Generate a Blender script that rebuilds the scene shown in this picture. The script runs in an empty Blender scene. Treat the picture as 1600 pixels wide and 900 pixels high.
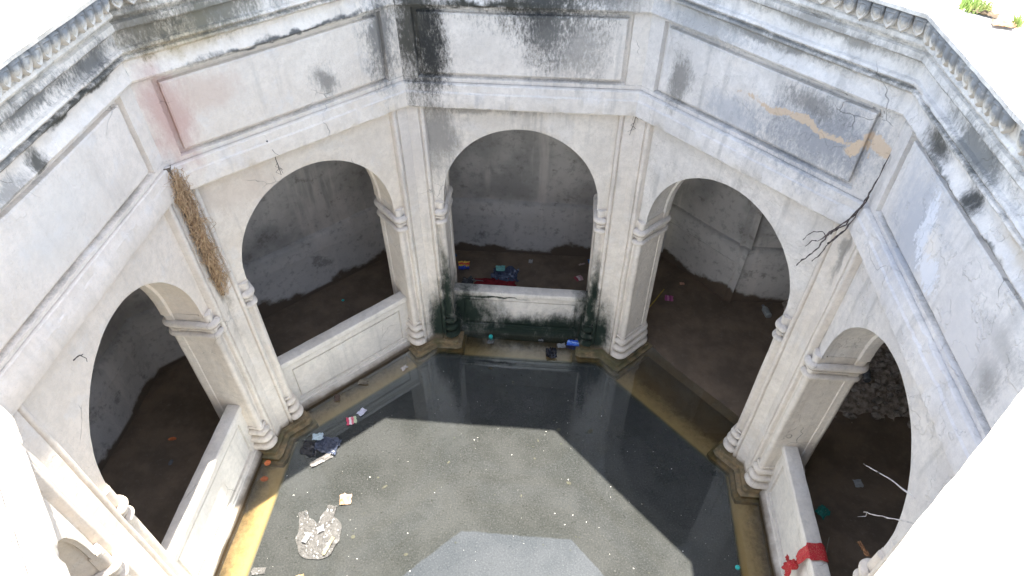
import bpy, bmesh, math, random
from mathutils import Vector, Matrix, noise
random.seed(7)
R = math.radians
SC = bpy.context.scene
COL = SC.collection

# ---------------------------------------------------------------- camera
cam = bpy.data.cameras.new('camera'); co = bpy.data.objects.new('camera', cam); COL.objects.link(co); SC.camera = co
PIT, YAW, ROLL = 0.7789566751014817, -0.08889402718972972, -0.0013732741978165742
right = Vector((math.cos(YAW), -math.sin(YAW), 0))
fwd = Vector((math.sin(YAW)*math.cos(PIT), math.cos(YAW)*math.cos(PIT), -math.sin(PIT)))
up = right.cross(fwd)
r2 = right*math.cos(ROLL)+up*math.sin(ROLL); u2 = up*math.cos(ROLL)-right*math.sin(ROLL)
m = Matrix((r2, u2, -fwd)).transposed().to_4x4(); m.translation = (0.5031, -3.5709, 8.0258)
co.matrix_world = m
cam.sensor_width = 36; cam.lens = 1027.8*36/1600; cam.clip_end = 500; cam.clip_start = 0.05

# ---------------------------------------------------------------- world, sun, exposure
SUN_EL, SUN_AZ = 77.3, 24.5
w = bpy.data.worlds.new('World'); SC.world = w; w.use_nodes = True
nt = w.node_tree; sky = nt.nodes.new('ShaderNodeTexSky'); sky.sky_type = 'NISHITA'; sky.sun_disc = False
sky.sun_elevation = R(SUN_EL); sky.sun_rotation = R(SUN_AZ); sky.dust_density = 0.7
bg = nt.nodes['Background']; hs = nt.nodes.new('ShaderNodeHueSaturation'); hs.inputs['Saturation'].default_value = .70; nt.links.new(sky.outputs[0], hs.inputs['Color']); nt.links.new(hs.outputs[0], bg.inputs[0]); bg.inputs[1].default_value = 0.15
sl = bpy.data.lights.new('sun', 'SUN'); sl.energy = 4.4; sl.angle = R(0.5); sl.color = (1, .93, .83)
so = bpy.data.objects.new('sun', sl); COL.objects.link(so)
so.rotation_euler = Vector((-.092, -.2, -.975)).to_track_quat('-Z', 'Y').to_euler()
SC.view_settings.view_transform = 'Standard'; SC.view_settings.look = 'None'; SC.view_settings.gamma = 1
SC.view_settings.exposure = 2.38

# ---------------------------------------------------------------- node helper
class G:
    def __init__(s, name):
        s.m = bpy.data.materials.new(name); s.m.use_nodes = True; s.t = s.m.node_tree; s.n = s.t.nodes; s.l = s.t.links
        s.b = s.n['Principled BSDF']; s.out = s.n['Material Output']
    def new(s, typ, **k):
        n = s.n.new(typ)
        for a, v in k.items(): setattr(n, a, v)
        return n
    def put(s, sock, v):
        if v is None: return
        if isinstance(v, bpy.types.NodeSocket): s.l.new(v, sock)
        elif isinstance(v, (tuple, list)) and len(v) == 3 and sock.type == 'RGBA': sock.default_value = (*v, 1)
        else: sock.default_value = v
    def math(s, op, a, b=None, c=None, clamp=False):
        n = s.new('ShaderNodeMath', operation=op, use_clamp=clamp)
        for i, v in enumerate((a, b, c)): s.put(n.inputs[i], v)
        return n.outputs[0]
    def vm(s, op, a, b=None, out=0):
        n = s.new('ShaderNodeVectorMath', operation=op); s.put(n.inputs[0], a); s.put(n.inputs[1], b)
        return n.outputs[out]
    def coord(s): return s.new('ShaderNodeTexCoord').outputs['Object']
    def world(s): return s.new('ShaderNodeNewGeometry').outputs['Position']
    def noise(s, v, scale=5, detail=4, rough=.55, stretch=None, dist=0):
        if stretch: v = s.vm('MULTIPLY', v, stretch)
        n = s.new('ShaderNodeTexNoise'); s.put(n.inputs['Vector'], v); n.inputs['Scale'].default_value = scale
        n.inputs['Detail'].default_value = detail; n.inputs['Roughness'].default_value = rough; n.inputs['Distortion'].default_value = dist
        return n.outputs[0]
    def vor(s, v, scale=5, feature='F1'):
        n = s.new('ShaderNodeTexVoronoi', feature=feature); s.put(n.inputs['Vector'], v); n.inputs['Scale'].default_value = scale
        return n.outputs['Distance']
    def ramp(s, f, a, b, lo=0., hi=1.):   # smooth step a..b
        n = s.new('ShaderNodeMapRange', interpolation_type='SMOOTHSTEP'); s.put(n.inputs[0], f)
        n.inputs[1].default_value = a; n.inputs[2].default_value = b; n.inputs[3].default_value = lo; n.inputs[4].default_value = hi
        return n.outputs[0]
    def mix(s, f, a, b):
        n = s.new('ShaderNodeMix', data_type='RGBA'); s.put(n.inputs[0], f); s.put(n.inputs[6], a); s.put(n.inputs[7], b)
        return n.outputs[2]
    def sep(s, v):
        n = s.new('ShaderNodeSeparateXYZ'); s.put(n.inputs[0], v); return n.outputs
    def bump(s, h, strength=.3, dist=.01, normal=None):
        n = s.new('ShaderNodeBump'); s.put(n.inputs['Height'], h); n.inputs['Strength'].default_value = strength
        n.inputs['Distance'].default_value = dist
        if normal: s.put(n.inputs['Normal'], normal)
        return n.outputs[0]
    def done(s, col, rough=.9, normal=None, spec=.25):
        s.put(s.b.inputs['Base Color'], col); s.put(s.b.inputs['Roughness'], rough)
        s.b.inputs['Specular IOR Level'].default_value = spec
        if normal: s.put(s.b.inputs['Normal'], normal)
        return s.m

WARM = (1.06, .985, .87)
def plaster(name, light=(.60, .585, .575), dark=(.46, .45, .45), soot=0.35, blobs=(), base_stain=None, peel=.5, top_soot=0., scale=1.):
    """lime plaster; blobs = (x, z, rx, rz, colour, strength, grain, angle) stains in wall coordinates"""
    light = tuple(min(.8, a*b*1.17) for a, b in zip(light, WARM)); dark = tuple(a*b*1.22 for a, b in zip(dark, WARM))
    g = G(name); c = g.coord(); wp = g.world()
    n1 = g.noise(wp, 1.6*scale, 5, .6); n2 = g.noise(wp, 9*scale, 6, .65); n3 = g.noise(wp, 60, 4, .75)
    col = g.mix(g.ramp(n1, .35, .68), light, dark)
    col = g.mix(g.math('MULTIPLY', g.ramp(n2, .45, .75), .35), col, tuple(x*.82 for x in dark))
    # faint warm and cool patches of old limewash
    col = g.mix(g.math('MULTIPLY', g.ramp(g.noise(wp, 2.3, 3, .5), .56, .7), .35), col, (.60, .53, .45))
    col = g.mix(g.math('MULTIPLY', g.ramp(g.noise(g.vm('ADD', wp, (9, 4, 2)), 3.1, 4, .6), .55, .66), .35), col, (.68, .655, .62))
    col = g.mix(g.math('MULTIPLY', g.ramp(g.noise(wp, 13, 8, .85), .42, .60), .5), col, tuple(x*.84 for x in dark))
    col = g.mix(g.math('MULTIPLY', g.ramp(g.noise(g.vm('ADD', wp, (5, 5, 5)), 48, 5, .8), .5, .68), .35), col, (.74, .70, .65))
    # run marks
    st = g.noise(wp, 7, 5, .6, (1, 1, .12))
    col = g.mix(g.math('MULTIPLY', g.ramp(st, .52, .72), soot), col, (.21, .205, .19))
    x, y, z = g.sep(c)[0:3]
    fine0 = g.noise(wp, 30, 5, .8)
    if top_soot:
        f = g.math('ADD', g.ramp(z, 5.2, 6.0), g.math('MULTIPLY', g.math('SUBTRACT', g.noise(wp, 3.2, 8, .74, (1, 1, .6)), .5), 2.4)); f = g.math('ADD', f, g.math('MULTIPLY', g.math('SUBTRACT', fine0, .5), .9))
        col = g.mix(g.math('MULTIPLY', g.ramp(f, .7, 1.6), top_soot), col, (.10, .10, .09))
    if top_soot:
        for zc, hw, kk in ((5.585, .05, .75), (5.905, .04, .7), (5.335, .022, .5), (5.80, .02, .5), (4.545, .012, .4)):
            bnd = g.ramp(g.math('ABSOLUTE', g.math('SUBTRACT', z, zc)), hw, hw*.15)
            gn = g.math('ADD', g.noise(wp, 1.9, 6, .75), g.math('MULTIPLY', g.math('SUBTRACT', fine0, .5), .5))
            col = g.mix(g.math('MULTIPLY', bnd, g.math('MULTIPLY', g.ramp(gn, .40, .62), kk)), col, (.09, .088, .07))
    # specks
    col = g.mix(g.math('MULTIPLY', g.ramp(n3, .63, .72), .35), col, (.2, .19, .17))
    big = g.noise(wp, 5.5, 8, .7, (1, 1, .45)); fine = g.noise(wp, 34, 8, .82, (1, 1, .45))
    cd = g.vm('ADD', c, g.vm('MULTIPLY', g.vm('SUBTRACT', g.noisec(wp, 5, 5), (.5, .5, .5)), (.22, 0, .22))) if blobs else c
    for (bx, bz, rx, rz, bc, stn, grain, ang) in blobs:
        v = g.vm('SUBTRACT', cd, (bx, 0, bz)); v = g.vm('MULTIPLY', v, (1, 0, 1))
        if ang:
            rt = g.new('ShaderNodeVectorRotate', rotation_type='Y_AXIS'); g.put(rt.inputs['Vector'], v); rt.inputs['Angle'].default_value = R(ang); v = rt.outputs[0]
        v = g.vm('MULTIPLY', v, (1/rx, 0, 1/rz)); d = g.vm('LENGTH', v, out=1)
        d = g.math('ADD', d, g.math('MULTIPLY', g.math('SUBTRACT', big, .5), 1.5))
        d = g.math('ADD', d, g.math('MULTIPLY', g.math('SUBTRACT', fine, .5), grain))
        col = g.mix(g.math('MULTIPLY', g.ramp(d, *((1.05, .75) if bc in (TAN, WHITE) else (1.3, .25))), min(1, stn*1.12)), col, bc)
    if base_stain:
        zz = g.math('ADD', z, g.math('MULTIPLY', g.math('SUBTRACT', g.noise(wp, 3.5, 5, .6), .5), base_stain[2]))
        col = g.mix(g.ramp(zz, base_stain[0], base_stain[1]), base_stain[3], col)
    cr = g.math('MULTIPLY', g.ramp(g.vor(g.vm('ADD', wp, g.vm('MULTIPLY', g.noisec(wp, 4), (.25, .25, .25))), 1.7, 'DISTANCE_TO_EDGE'), .0, .006), 1.)
    cm = g.ramp(g.noise(g.vm('ADD', wp, (3, 7, 1)), 1.6, 2, .5), .60, .66)
    crk = g.math('SUBTRACT', 1., g.math('MULTIPLY', g.math('SUBTRACT', 1., cr), cm))
    col = g.mix(g.math('MULTIPLY', g.math('SUBTRACT', 1., crk), .55), col, (.12, .11, .1))
    pe = g.ramp(g.noise(g.vm('ADD', wp, (1, 2, 8)), 3.3, 6, .6), .54, .56)
    h = g.math('ADD', g.math('MULTIPLY', n2, .6), g.math('MULTIPLY', n3, .18)); h = g.math('ADD', h, g.math('MULTIPLY', pe, .28*peel))
    h = g.math('ADD', h, g.math('MULTIPLY', crk, .5))
    return g.done(col, .92, g.bump(h, .8, .016), .2)
def _noisec(s, v, scale, det=2):
    n = s.new('ShaderNodeTexNoise'); s.put(n.inputs['Vector'], v); n.inputs['Scale'].default_value = scale; n.inputs['Detail'].default_value = det; return n.outputs[1]
G.noisec = _noisec

def simple(name, col, rough=.7, col2=None, sc=20, bump=.2, spec=.3, metal=0, trans=0, alpha=1):
    g = G(name); c = g.coord(); n = g.noise(c, sc, 5, .65)
    cc = g.mix(g.ramp(n, .35, .65), col, col2 or tuple(x*.6 for x in col))
    g.b.inputs['Metallic'].default_value = metal; g.b.inputs['Transmission Weight'].default_value = trans; g.b.inputs['Alpha'].default_value = alpha
    return g.done(cc, rough, g.bump(n, bump, .004), spec)
def bands(name, cols, axis=0, size=.08, rough=.4):
    g = G(name); c = g.coord(); x = g.sep(c)[axis]; col = cols[0]
    n = g.noise(c, 25, 3, .6); x = g.math('ADD', x, g.math('MULTIPLY', g.math('SUBTRACT', n, .5), size*.35))
    for i, cc in enumerate(cols[1:]):
        e = -size/2+size*(i+1)/len(cols); col = g.mix(g.ramp(x, e-.001, e+.001), col, cc)
    return g.done(col, rough, g.bump(n, .3, .004), .5)

MOLD = (.05, .047, .036); GREY = (.18, .17, .15); MOSS = (.018, .028, .02); TAN = (.56, .43, .30); PINK = (.50, .31, .26); YEL = (.52, .42, .27); BLUE = (.45, .45, .46); WHITE = (.70, .70, .71)
BAY = {
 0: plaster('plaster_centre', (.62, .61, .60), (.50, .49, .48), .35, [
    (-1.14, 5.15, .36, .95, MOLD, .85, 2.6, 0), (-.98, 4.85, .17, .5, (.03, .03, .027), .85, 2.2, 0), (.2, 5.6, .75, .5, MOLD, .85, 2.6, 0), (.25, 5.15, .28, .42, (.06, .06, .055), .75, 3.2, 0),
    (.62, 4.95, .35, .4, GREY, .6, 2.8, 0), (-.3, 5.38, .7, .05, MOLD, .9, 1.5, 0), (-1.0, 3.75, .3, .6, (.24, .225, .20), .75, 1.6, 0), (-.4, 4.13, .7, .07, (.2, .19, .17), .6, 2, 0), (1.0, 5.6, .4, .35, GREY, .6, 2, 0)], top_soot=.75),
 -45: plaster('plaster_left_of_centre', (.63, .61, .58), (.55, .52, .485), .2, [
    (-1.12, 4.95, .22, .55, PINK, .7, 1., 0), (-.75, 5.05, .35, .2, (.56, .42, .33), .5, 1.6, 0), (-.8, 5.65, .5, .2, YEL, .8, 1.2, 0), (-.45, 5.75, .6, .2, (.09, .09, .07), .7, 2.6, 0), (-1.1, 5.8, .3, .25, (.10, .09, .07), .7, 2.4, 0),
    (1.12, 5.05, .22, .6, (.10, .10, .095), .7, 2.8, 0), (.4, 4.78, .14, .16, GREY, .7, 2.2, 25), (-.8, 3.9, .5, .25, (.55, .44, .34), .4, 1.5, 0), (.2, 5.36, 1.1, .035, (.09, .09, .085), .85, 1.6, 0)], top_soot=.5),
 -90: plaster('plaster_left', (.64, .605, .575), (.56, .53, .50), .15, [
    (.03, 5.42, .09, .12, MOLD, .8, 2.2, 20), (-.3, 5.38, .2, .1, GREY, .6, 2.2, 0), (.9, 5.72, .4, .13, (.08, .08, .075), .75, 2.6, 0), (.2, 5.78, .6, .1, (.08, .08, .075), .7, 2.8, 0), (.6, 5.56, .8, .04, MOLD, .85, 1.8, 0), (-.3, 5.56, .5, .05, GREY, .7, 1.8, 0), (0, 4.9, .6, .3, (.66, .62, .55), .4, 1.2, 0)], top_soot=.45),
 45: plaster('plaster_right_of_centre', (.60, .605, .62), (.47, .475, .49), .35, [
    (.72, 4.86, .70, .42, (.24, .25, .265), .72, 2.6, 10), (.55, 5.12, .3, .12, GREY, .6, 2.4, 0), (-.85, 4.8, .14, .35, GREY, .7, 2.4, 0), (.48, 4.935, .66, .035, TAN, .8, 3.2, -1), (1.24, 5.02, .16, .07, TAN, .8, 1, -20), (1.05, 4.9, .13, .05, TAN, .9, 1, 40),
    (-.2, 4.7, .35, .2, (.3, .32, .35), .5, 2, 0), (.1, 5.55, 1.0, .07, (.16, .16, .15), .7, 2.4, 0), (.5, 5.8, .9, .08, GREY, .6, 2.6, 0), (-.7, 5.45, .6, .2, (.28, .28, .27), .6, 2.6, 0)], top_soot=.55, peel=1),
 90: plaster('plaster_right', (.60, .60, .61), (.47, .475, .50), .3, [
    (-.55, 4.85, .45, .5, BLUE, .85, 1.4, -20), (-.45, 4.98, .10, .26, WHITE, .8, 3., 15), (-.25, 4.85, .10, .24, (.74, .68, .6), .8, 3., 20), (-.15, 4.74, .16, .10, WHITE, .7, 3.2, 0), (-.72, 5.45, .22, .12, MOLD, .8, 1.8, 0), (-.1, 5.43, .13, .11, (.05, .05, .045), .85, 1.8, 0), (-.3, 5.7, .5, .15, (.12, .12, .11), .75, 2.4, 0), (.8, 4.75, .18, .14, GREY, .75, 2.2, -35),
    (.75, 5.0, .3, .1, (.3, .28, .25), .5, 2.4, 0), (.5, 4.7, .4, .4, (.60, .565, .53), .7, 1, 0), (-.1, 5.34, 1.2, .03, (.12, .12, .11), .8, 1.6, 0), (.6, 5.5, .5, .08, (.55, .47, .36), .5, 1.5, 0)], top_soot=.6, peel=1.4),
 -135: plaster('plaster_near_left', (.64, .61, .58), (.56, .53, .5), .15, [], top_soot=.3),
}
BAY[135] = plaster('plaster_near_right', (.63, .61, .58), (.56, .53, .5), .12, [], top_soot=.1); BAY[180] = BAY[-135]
BS = (.05, .22, .3, (.17, .13, .085))
PIL = {}
for k, bl in ((-22.5, [(.10, .30, .24, .95, MOSS, 1, .4, 0), (.25, .85, .10, 1.45, MOSS, 1, .4, 0), (.38, .2, .22, 1., MOSS, 1, .5, 0), (.05, 3.6, .3, .6, (.55, .5, .45), .4, 1, 0)]),
              (22.5, [(-.12, .30, .24, .90, MOSS, 1, .4, 0), (-.26, .8, .10, 1.4, MOSS, 1, .4, 0), (-.40, .2, .22, 1., MOSS, 1, .5, 0)]),
              (-67.5, [(.0, 3.3, .07, 1.1, (.2, .17, .13), .6, 1.6, 0)]), (67.5, [(.0, 4.0, .05, .5, (.2, .19, .17), .6, 1.6, 0)])):
    PIL[k] = plaster('plaster_pillar_%s' % ('abcd'[len(PIL)]), (.60, .585, .57), (.50, .485, .475), .3, bl, BS, peel=.7)
PIL[0] = plaster('plaster_pillar_plain', (.62, .595, .57), (.54, .51, .485), .15, [], BS, peel=.7)
PAR = {0: plaster('plaster_parapet_mossy', (.60, .60, .60), (.5, .5, .5), .2, [(-.98, .42, .72, .72, MOSS, 1, .5, 0), (.0, .10, 1.5, .34, MOSS, 1, .5, 0), (1.05, .4, .28, 1.0, MOSS, 1, .5, 0), (.66, .20, .42, .36, MOSS, 1, .5, 0), (-.45, .79, .6, .04, MOSS, .95, .6, 0)], (-.05, .1, .1, (.05, .05, .035)), peel=.4),
       1: plaster('plaster_parapet', (.60, .595, .59), (.50, .5, .50), .2, [], (.03, .14, .12, (.13, .10, .07)), peel=.4)}
def petal_mat():
    g = G('plaster_petal'); c = g.coord(); z = g.sep(c)[2]; wp = g.world(); n = g.noise(wp, 14, 6, .7); n1 = g.noise(wp, 2.2, 3, .6)
    f = g.math('ADD', g.ramp(z, -.16, -.02), g.math('MULTIPLY', g.math('SUBTRACT', n, .5), 1.6)); f = g.math('ADD', f, g.math('MULTIPLY', g.math('SUBTRACT', n1, .5), 1.4))
    col = g.mix(g.ramp(f, .3, 1.), (.55, .50, .43), (.22, .22, .22))
    return g.done(col, .93, g.bump(n, .6, .01), .2)
PETAL = petal_mat()
def plinth_mat():
    g = G('wet_plinth_stone'); wp = g.world(); n = g.noise(wp, 9, 6, .7); n2 = g.noise(wp, 2.5, 4, .6)
    col = g.mix(g.ramp(n, .35, .65), (.30, .22, .12), (.15, .12, .07)); col = g.mix(g.math('MULTIPLY', g.ramp(n2, .45, .6), .7), col, (.08, .085, .04))
    return g.done(col, .5, g.bump(n, .4, .01), .5)
PLINTH = plinth_mat()
def gallery_mat():
    g = G('grey_gallery_plaster'); wp = g.world(); c = g.coord(); z = g.sep(wp)[2]
    n1 = g.noise(wp, 1.3, 5, .6); n2 = g.noise(wp, 10, 6, .65); n3 = g.noise(wp, 45, 4, .7)
    col = g.mix(g.ramp(n1, .35, .65), (.52, .50, .475), (.33, .32, .305))
    col = g.mix(g.math('MULTIPLY', g.ramp(z, 1.25, .9), .6), col, (.60, .58, .55))
    col = g.mix(g.math('MULTIPLY', g.ramp(n2, .5, .7), .55), col, (.24, .23, .22))
    col = g.mix(g.math('MULTIPLY', g.ramp(g.noise(wp, 3, 4, .6, (1, 1, .12)), .55, .7), .6), col, (.66, .62, .58))
    col = g.mix(g.math('MULTIPLY', g.ramp(g.noise(wp, 2.7, 5, .7), .58, .68), .6), col, (.18, .165, .15))
    hh = g.math('ADD', z, g.math('MULTIPLY', g.math('SUBTRACT', g.noise(wp, 1.0, 6, .55), .52), -1.1)); hh = g.math('ADD', hh, g.math('MULTIPLY', g.math('SUBTRACT', n2, .5), .15))
    hh = g.math('MINIMUM', hh, g.math('MULTIPLY', z, 2.)); col = g.mix(g.ramp(hh, .12, .24), (.13, .10, .074), col)
    return g.done(col, .92, g.bump(g.math('ADD', n2, g.math('MULTIPLY', n3, .3)), .7, .02), .2)
GAL = gallery_mat()
def floor_mat():
    g = G('silted_stone_floor'); wp = g.world(); n = g.noise(wp, 1.4, 5, .6); n2 = g.noise(wp, 12, 5, .7)
    x, y, z = g.sep(wp)[0:3]
    col = g.mix(g.ramp(n, .35, .65), (.14, .10, .062), (.085, .062, .042)); col = g.mix(g.math('MULTIPLY', g.ramp(n2, .5, .7), .4), col, (.04, .032, .025))
    # cleaner golden stone along the basin lip (apothem below 3.35)
    ap = None
    for k in range(4):
        a = R(45*k); v = g.math('ABSOLUTE', g.math('ADD', g.math('MULTIPLY', x, math.cos(a)), g.math('MULTIPLY', y, math.sin(a))))
        ap = v if ap is None else g.math('MAXIMUM', ap, v)
    lip = g.math('ADD', ap, g.math('MULTIPLY', g.math('SUBTRACT', n2, .5), .3))
    col = g.mix(g.ramp(lip, 3.42, 3.05), col, (.52, .42, .28))
    return g.done(col, .8, g.bump(n2, .4, .01), .3)
FLOOR = floor_mat()
def water_mat():
    g = G('murky_water'); wp = g.world(); x, y, z = g.sep(wp)[0:3]; ap = None
    for k in range(4):
        a = R(45*k); v = g.math('ABSOLUTE', g.math('ADD', g.math('MULTIPLY', x, math.cos(a)), g.math('MULTIPLY', y, math.sin(a))))
        ap = v if ap is None else g.math('MAXIMUM', ap, v)
    basin = g.ramp(ap, 3.0, 2.93)
    n1 = g.noise(wp, 1.3, 6, .62); n2 = g.noise(wp, 45, 6, .8); n3 = g.noise(wp, 9, 6, .7)
    scum = g.mix(g.ramp(n1, .35, .65), (.040, .043, .041), (.058, .061, .060))
    scum = g.mix(g.math('MULTIPLY', g.ramp(n2, .50, .68), .6), scum, (.115, .118, .115)); scum = g.mix(g.math('MULTIPLY', g.ramp(n2, .46, .34), .6), scum, (.018, .021, .017))
    scum = g.mix(g.math('MULTIPLY', g.ramp(n3, .62, .70), .6), scum, (.022, .024, .019))
    dif = g.new('ShaderNodeBsdfDiffuse'); g.put(dif.inputs[0], g.mix(basin, (.05, .04, .024), scum))
    tr = g.new('ShaderNodeBsdfTransparent'); g.put(tr.inputs[0], g.mix(basin, (.84, .78, .60), (.24, .34, .26)))
    ms = g.new('ShaderNodeMixShader'); g.put(ms.inputs[0], g.math('ADD', g.math('MULTIPLY', basin, .70), .12)); g.l.new(tr.outputs[0], ms.inputs[1]); g.l.new(dif.outputs[0], ms.inputs[2])
    gl = g.new('ShaderNodeBsdfGlossy'); gl.inputs['Roughness'].default_value = .02; 
    bp = g.bump(g.noise(wp, 5, 2, .5), .02, .01); g.put(gl.inputs['Normal'], bp)
    fr = g.new('ShaderNodeFresnel'); fr.inputs['IOR'].default_value = 1.5; gl.inputs['Color'].default_value = (.78, .89, 1.0, 1)
    m2 = g.new('ShaderNodeMixShader'); g.put(m2.inputs[0], fr.outputs[0]); g.l.new(ms.outputs[0], m2.inputs[1]); g.l.new(gl.outputs[0], m2.inputs[2])
    g.l.new(m2.outputs[0], g.out.inputs[0]); return g.m
WATER = water_mat()

# ---------------------------------------------------------------- mesh helpers
def W2(p, k):      # local bay coordinates -> world
    c, s = math.cos(R(k)), math.sin(R(k)); return Vector((p[0]*c+p[1]*s, -p[0]*s+p[1]*c, p[2]))
def warp(bm, k, amp=.006, f=1.7, fine=.0022):
    c, s = math.cos(R(k)), math.sin(R(k))
    for v in bm.verts:
        P = W2(v.co, k); d = noise.noise_vector(P*f)*amp + noise.noise_vector(P*f*6)*fine
        v.co += Vector((d.x*c-d.y*s, d.x*s+d.y*c, d.z*.6))
def mesh(bm, name, sharp=32, weld=True):
    if weld: bmesh.ops.remove_doubles(bm, verts=bm.verts, dist=.0004)
    bmesh.ops.recalc_face_normals(bm, faces=bm.faces)
    me = bpy.data.meshes.new(name); bm.to_mesh(me); bm.free()
    me.shade_smooth(); me.set_sharp_from_angle(angle=R(sharp)); return me
def obj(name, bm, mat, parent=None, sharp=32, weld=True):
    me = bm if isinstance(bm, bpy.types.Mesh) else mesh(bm, name, sharp, weld)
    if mat and not me.materials: me.materials.append(mat)
    o = bpy.data.objects.new(name, me); COL.objects.link(o)
    if parent: o.parent = parent
    return o
def tag(o, label, cat, group=None):
    o['label'] = label; o['category'] = cat
    if group: o['group'] = group
    return o
def thing(name, label, cat, loc=(0, 0, 0), rz=0, group=None):
    o = bpy.data.objects.new(name, None); COL.objects.link(o); o.location = loc; o.rotation_euler = (0, 0, rz); o.empty_display_size = .2
    return tag(o, label, cat, group)
def struct(name, bm, mat, sharp=32):
    o = obj(name, bm, mat, None, sharp); o['kind'] = 'structure'; return o
def grid(bm, rows):
    vs = [[bm.verts.new(p) for p in r] for r in rows]
    for i in range(len(vs)-1):
        for j in range(len(vs[0])-1):
            bm.faces.new((vs[i][j], vs[i][j+1], vs[i+1][j+1], vs[i+1][j]))
    return vs
def quad(bm, a, b, c, d, n=1, m=1):
    a, b, c, d = map(Vector, (a, b, c, d))
    grid(bm, [[(a.lerp(b, i/n)).lerp(d.lerp(c, i/n), j/m) for i in range(n+1)] for j in range(m+1)])
def box(bm, x0, x1, y0, y1, z0, z1, n=1, bev=0):
    b2 = bmesh.new()
    bmesh.ops.create_cube(b2, size=1)
    for v in b2.verts: v.co = Vector(((x0+x1)/2+v.co.x*(x1-x0), (y0+y1)/2+v.co.y*(y1-y0), (z0+z1)/2+v.co.z*(z1-z0)))
    if n > 1:
        es = [e for e in b2.edges if abs((e.verts[0].co-e.verts[1].co).x) > 1e-4]; bmesh.ops.subdivide_edges(b2, edges=es, cuts=n-1)
    if bev: bmesh.ops.bevel(b2, geom=[e for e in b2.edges if e.calc_face_angle(0) > .5], offset=bev, segments=2, affect='EDGES')
    t = bpy.data.meshes.new('t'); b2.to_mesh(t); b2.free(); bm.from_mesh(t); bpy.data.meshes.remove(t)
T = math.tan(R(22.5)); A = 3.2
def dense(prof, d=.09):
    o = [prof[0]]
    for a, b in zip(prof, prof[1:]):
        L = math.dist(a, b); n = max(1, int(L/d))
        for i in range(1, n+1): o.append((a[0]+(b[0]-a[0])*i/n, a[1]+(b[1]-a[1])*i/n))
    return o
def mould(prof, k, nx=26, amp=.006, fine=.003, chip=1.):
    bm = bmesh.new(); nx = 96; grid(bm, [[(y*T*(2*i/nx-1), y, z) for i in range(nx+1)] for y, z in dense(prof)])
    for v in bm.verts:      # chipped arrises
        P = W2(v.co, k); c_ = max(0, noise.noise(P*6+Vector((3, 3, 3)))-.30)*.05+max(0, noise.noise(P*17)-.38)*.04; v.co.y += c_*chip; v.co.z -= c_*.3*chip
    warp(bm, k, amp, 1.7, fine); return bm
def tube(bm, pts, r0, r1=None, seg=5, rough=0):
    r1 = r0 if r1 is None else r1; pts = [Vector(p) for p in pts]; prev = None; n = len(pts)
    for i, p in enumerate(pts):
        d = (pts[min(i+1, n-1)]-pts[max(i-1, 0)]).normalized(); a = d.orthogonal().normalized(); b = d.cross(a)
        r = r0+(r1-r0)*i/(n-1); r *= 1+rough*random.uniform(-1, 1)
        ring = [bm.verts.new(p+(a*math.cos(2*math.pi*j/seg)+b*math.sin(2*math.pi*j/seg))*r) for j in range(seg)]
        if prev:
            for j in range(seg): bm.faces.new((prev[j], prev[(j+1) % seg], ring[(j+1) % seg], ring[j]))
        prev = ring
def arc(cx, cy, r, a0, a1, n): return [(cx+r*math.cos(R(a0+(a1-a0)*i/n)), cy+r*math.sin(R(a0+(a1-a0)*i/n))) for i in range(n+1)]

# ---------------------------------------------------------------- setting
def octring(bm, a0, z0, a1, z1, n=8):
    for k in range(8):
        quad(bm, W2((-a0*T, a0, z0), 45*k), W2((a0*T, a0, z0), 45*k), W2((a1*T, a1, z1), 45*k), W2((-a1*T, a1, z1), 45*k), n, 3)
bm = bmesh.new(); octring(bm, 3.0, -.13, 8.0, -.13); o = struct('flooded_floor', bm, FLOOR)
bm = bmesh.new(); octring(bm, 3.0, -.131, 3.0, -1.6)
bm.faces.new([bm.verts.new(W2((-3*T, 3.0, -1.6), 45*k)) for k in range(8)]); struct('basin', bm, simple('algae_stone', (.05, .06, .035), .8))
bm = bmesh.new(); bm.faces.new([bm.verts.new(W2((-8*T, 8.0, 0), 45*k)) for k in range(8)]); struct('water', bm, WATER)
def mud_mat():
    g = G('wet_mud'); wp = g.world(); n = g.noise(wp, 2.2, 6, .65); n2 = g.noise(wp, 18, 6, .75)
    col = g.mix(g.ramp(n, .35, .65), (.19, .138, .095), (.125, .095, .068)); col = g.mix(g.math('MULTIPLY', g.ramp(n2, .55, .7), .5), col, (.24, .19, .145))
    return g.done(col, .62, g.bump(n2, .5, .012), .2)
bm = bmesh.new(); rows = []
for j in range(15):
    a = 3.72+3.1*j/14; ring = []
    for k in range(8):
        for i in range(24):
            P = W2((a*T*(2*i/24-1), a, 0), 45*k); zz = (-.03 if j == 0 else .016)+.012*noise.noise(P*1.3)+.006*noise.noise(P*7)
            ring.append((P.x, P.y, zz))
    rows.append(ring+[ring[0]])
grid(bm, rows); struct('mud_bank', bm, mud_mat())
bm = bmesh.new(); octring(bm, 3.5, 4.16, 8.0, 4.16, 2); struct('gallery_ceiling', bm, GAL)
def terrace_mat():
    g = G('terrace_plaster'); wp = g.world(); n = g.noise(wp, 3, 6, .65); n2 = g.noise(wp, 22, 5, .7)
    col = g.mix(g.ramp(n, .35, .65), (.60, .56, .49), (.52, .48, .42)); col = g.mix(g.math('MULTIPLY', g.ramp(n2, .6, .72), .5), col, (.32, .28, .22))
    return g.done(col, .95, g.bump(n2, .4, .01), .2)
bm = bmesh.new(); octring(bm, 3.15, 6.165, 9.0, 6.165, 10); octring(bm, 9.0, 6.165, 90.0, 6.1, 2); octring(bm, 3.15, 6.165, 3.15, 6.12); struct('ground', bm, terrace_mat())

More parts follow.
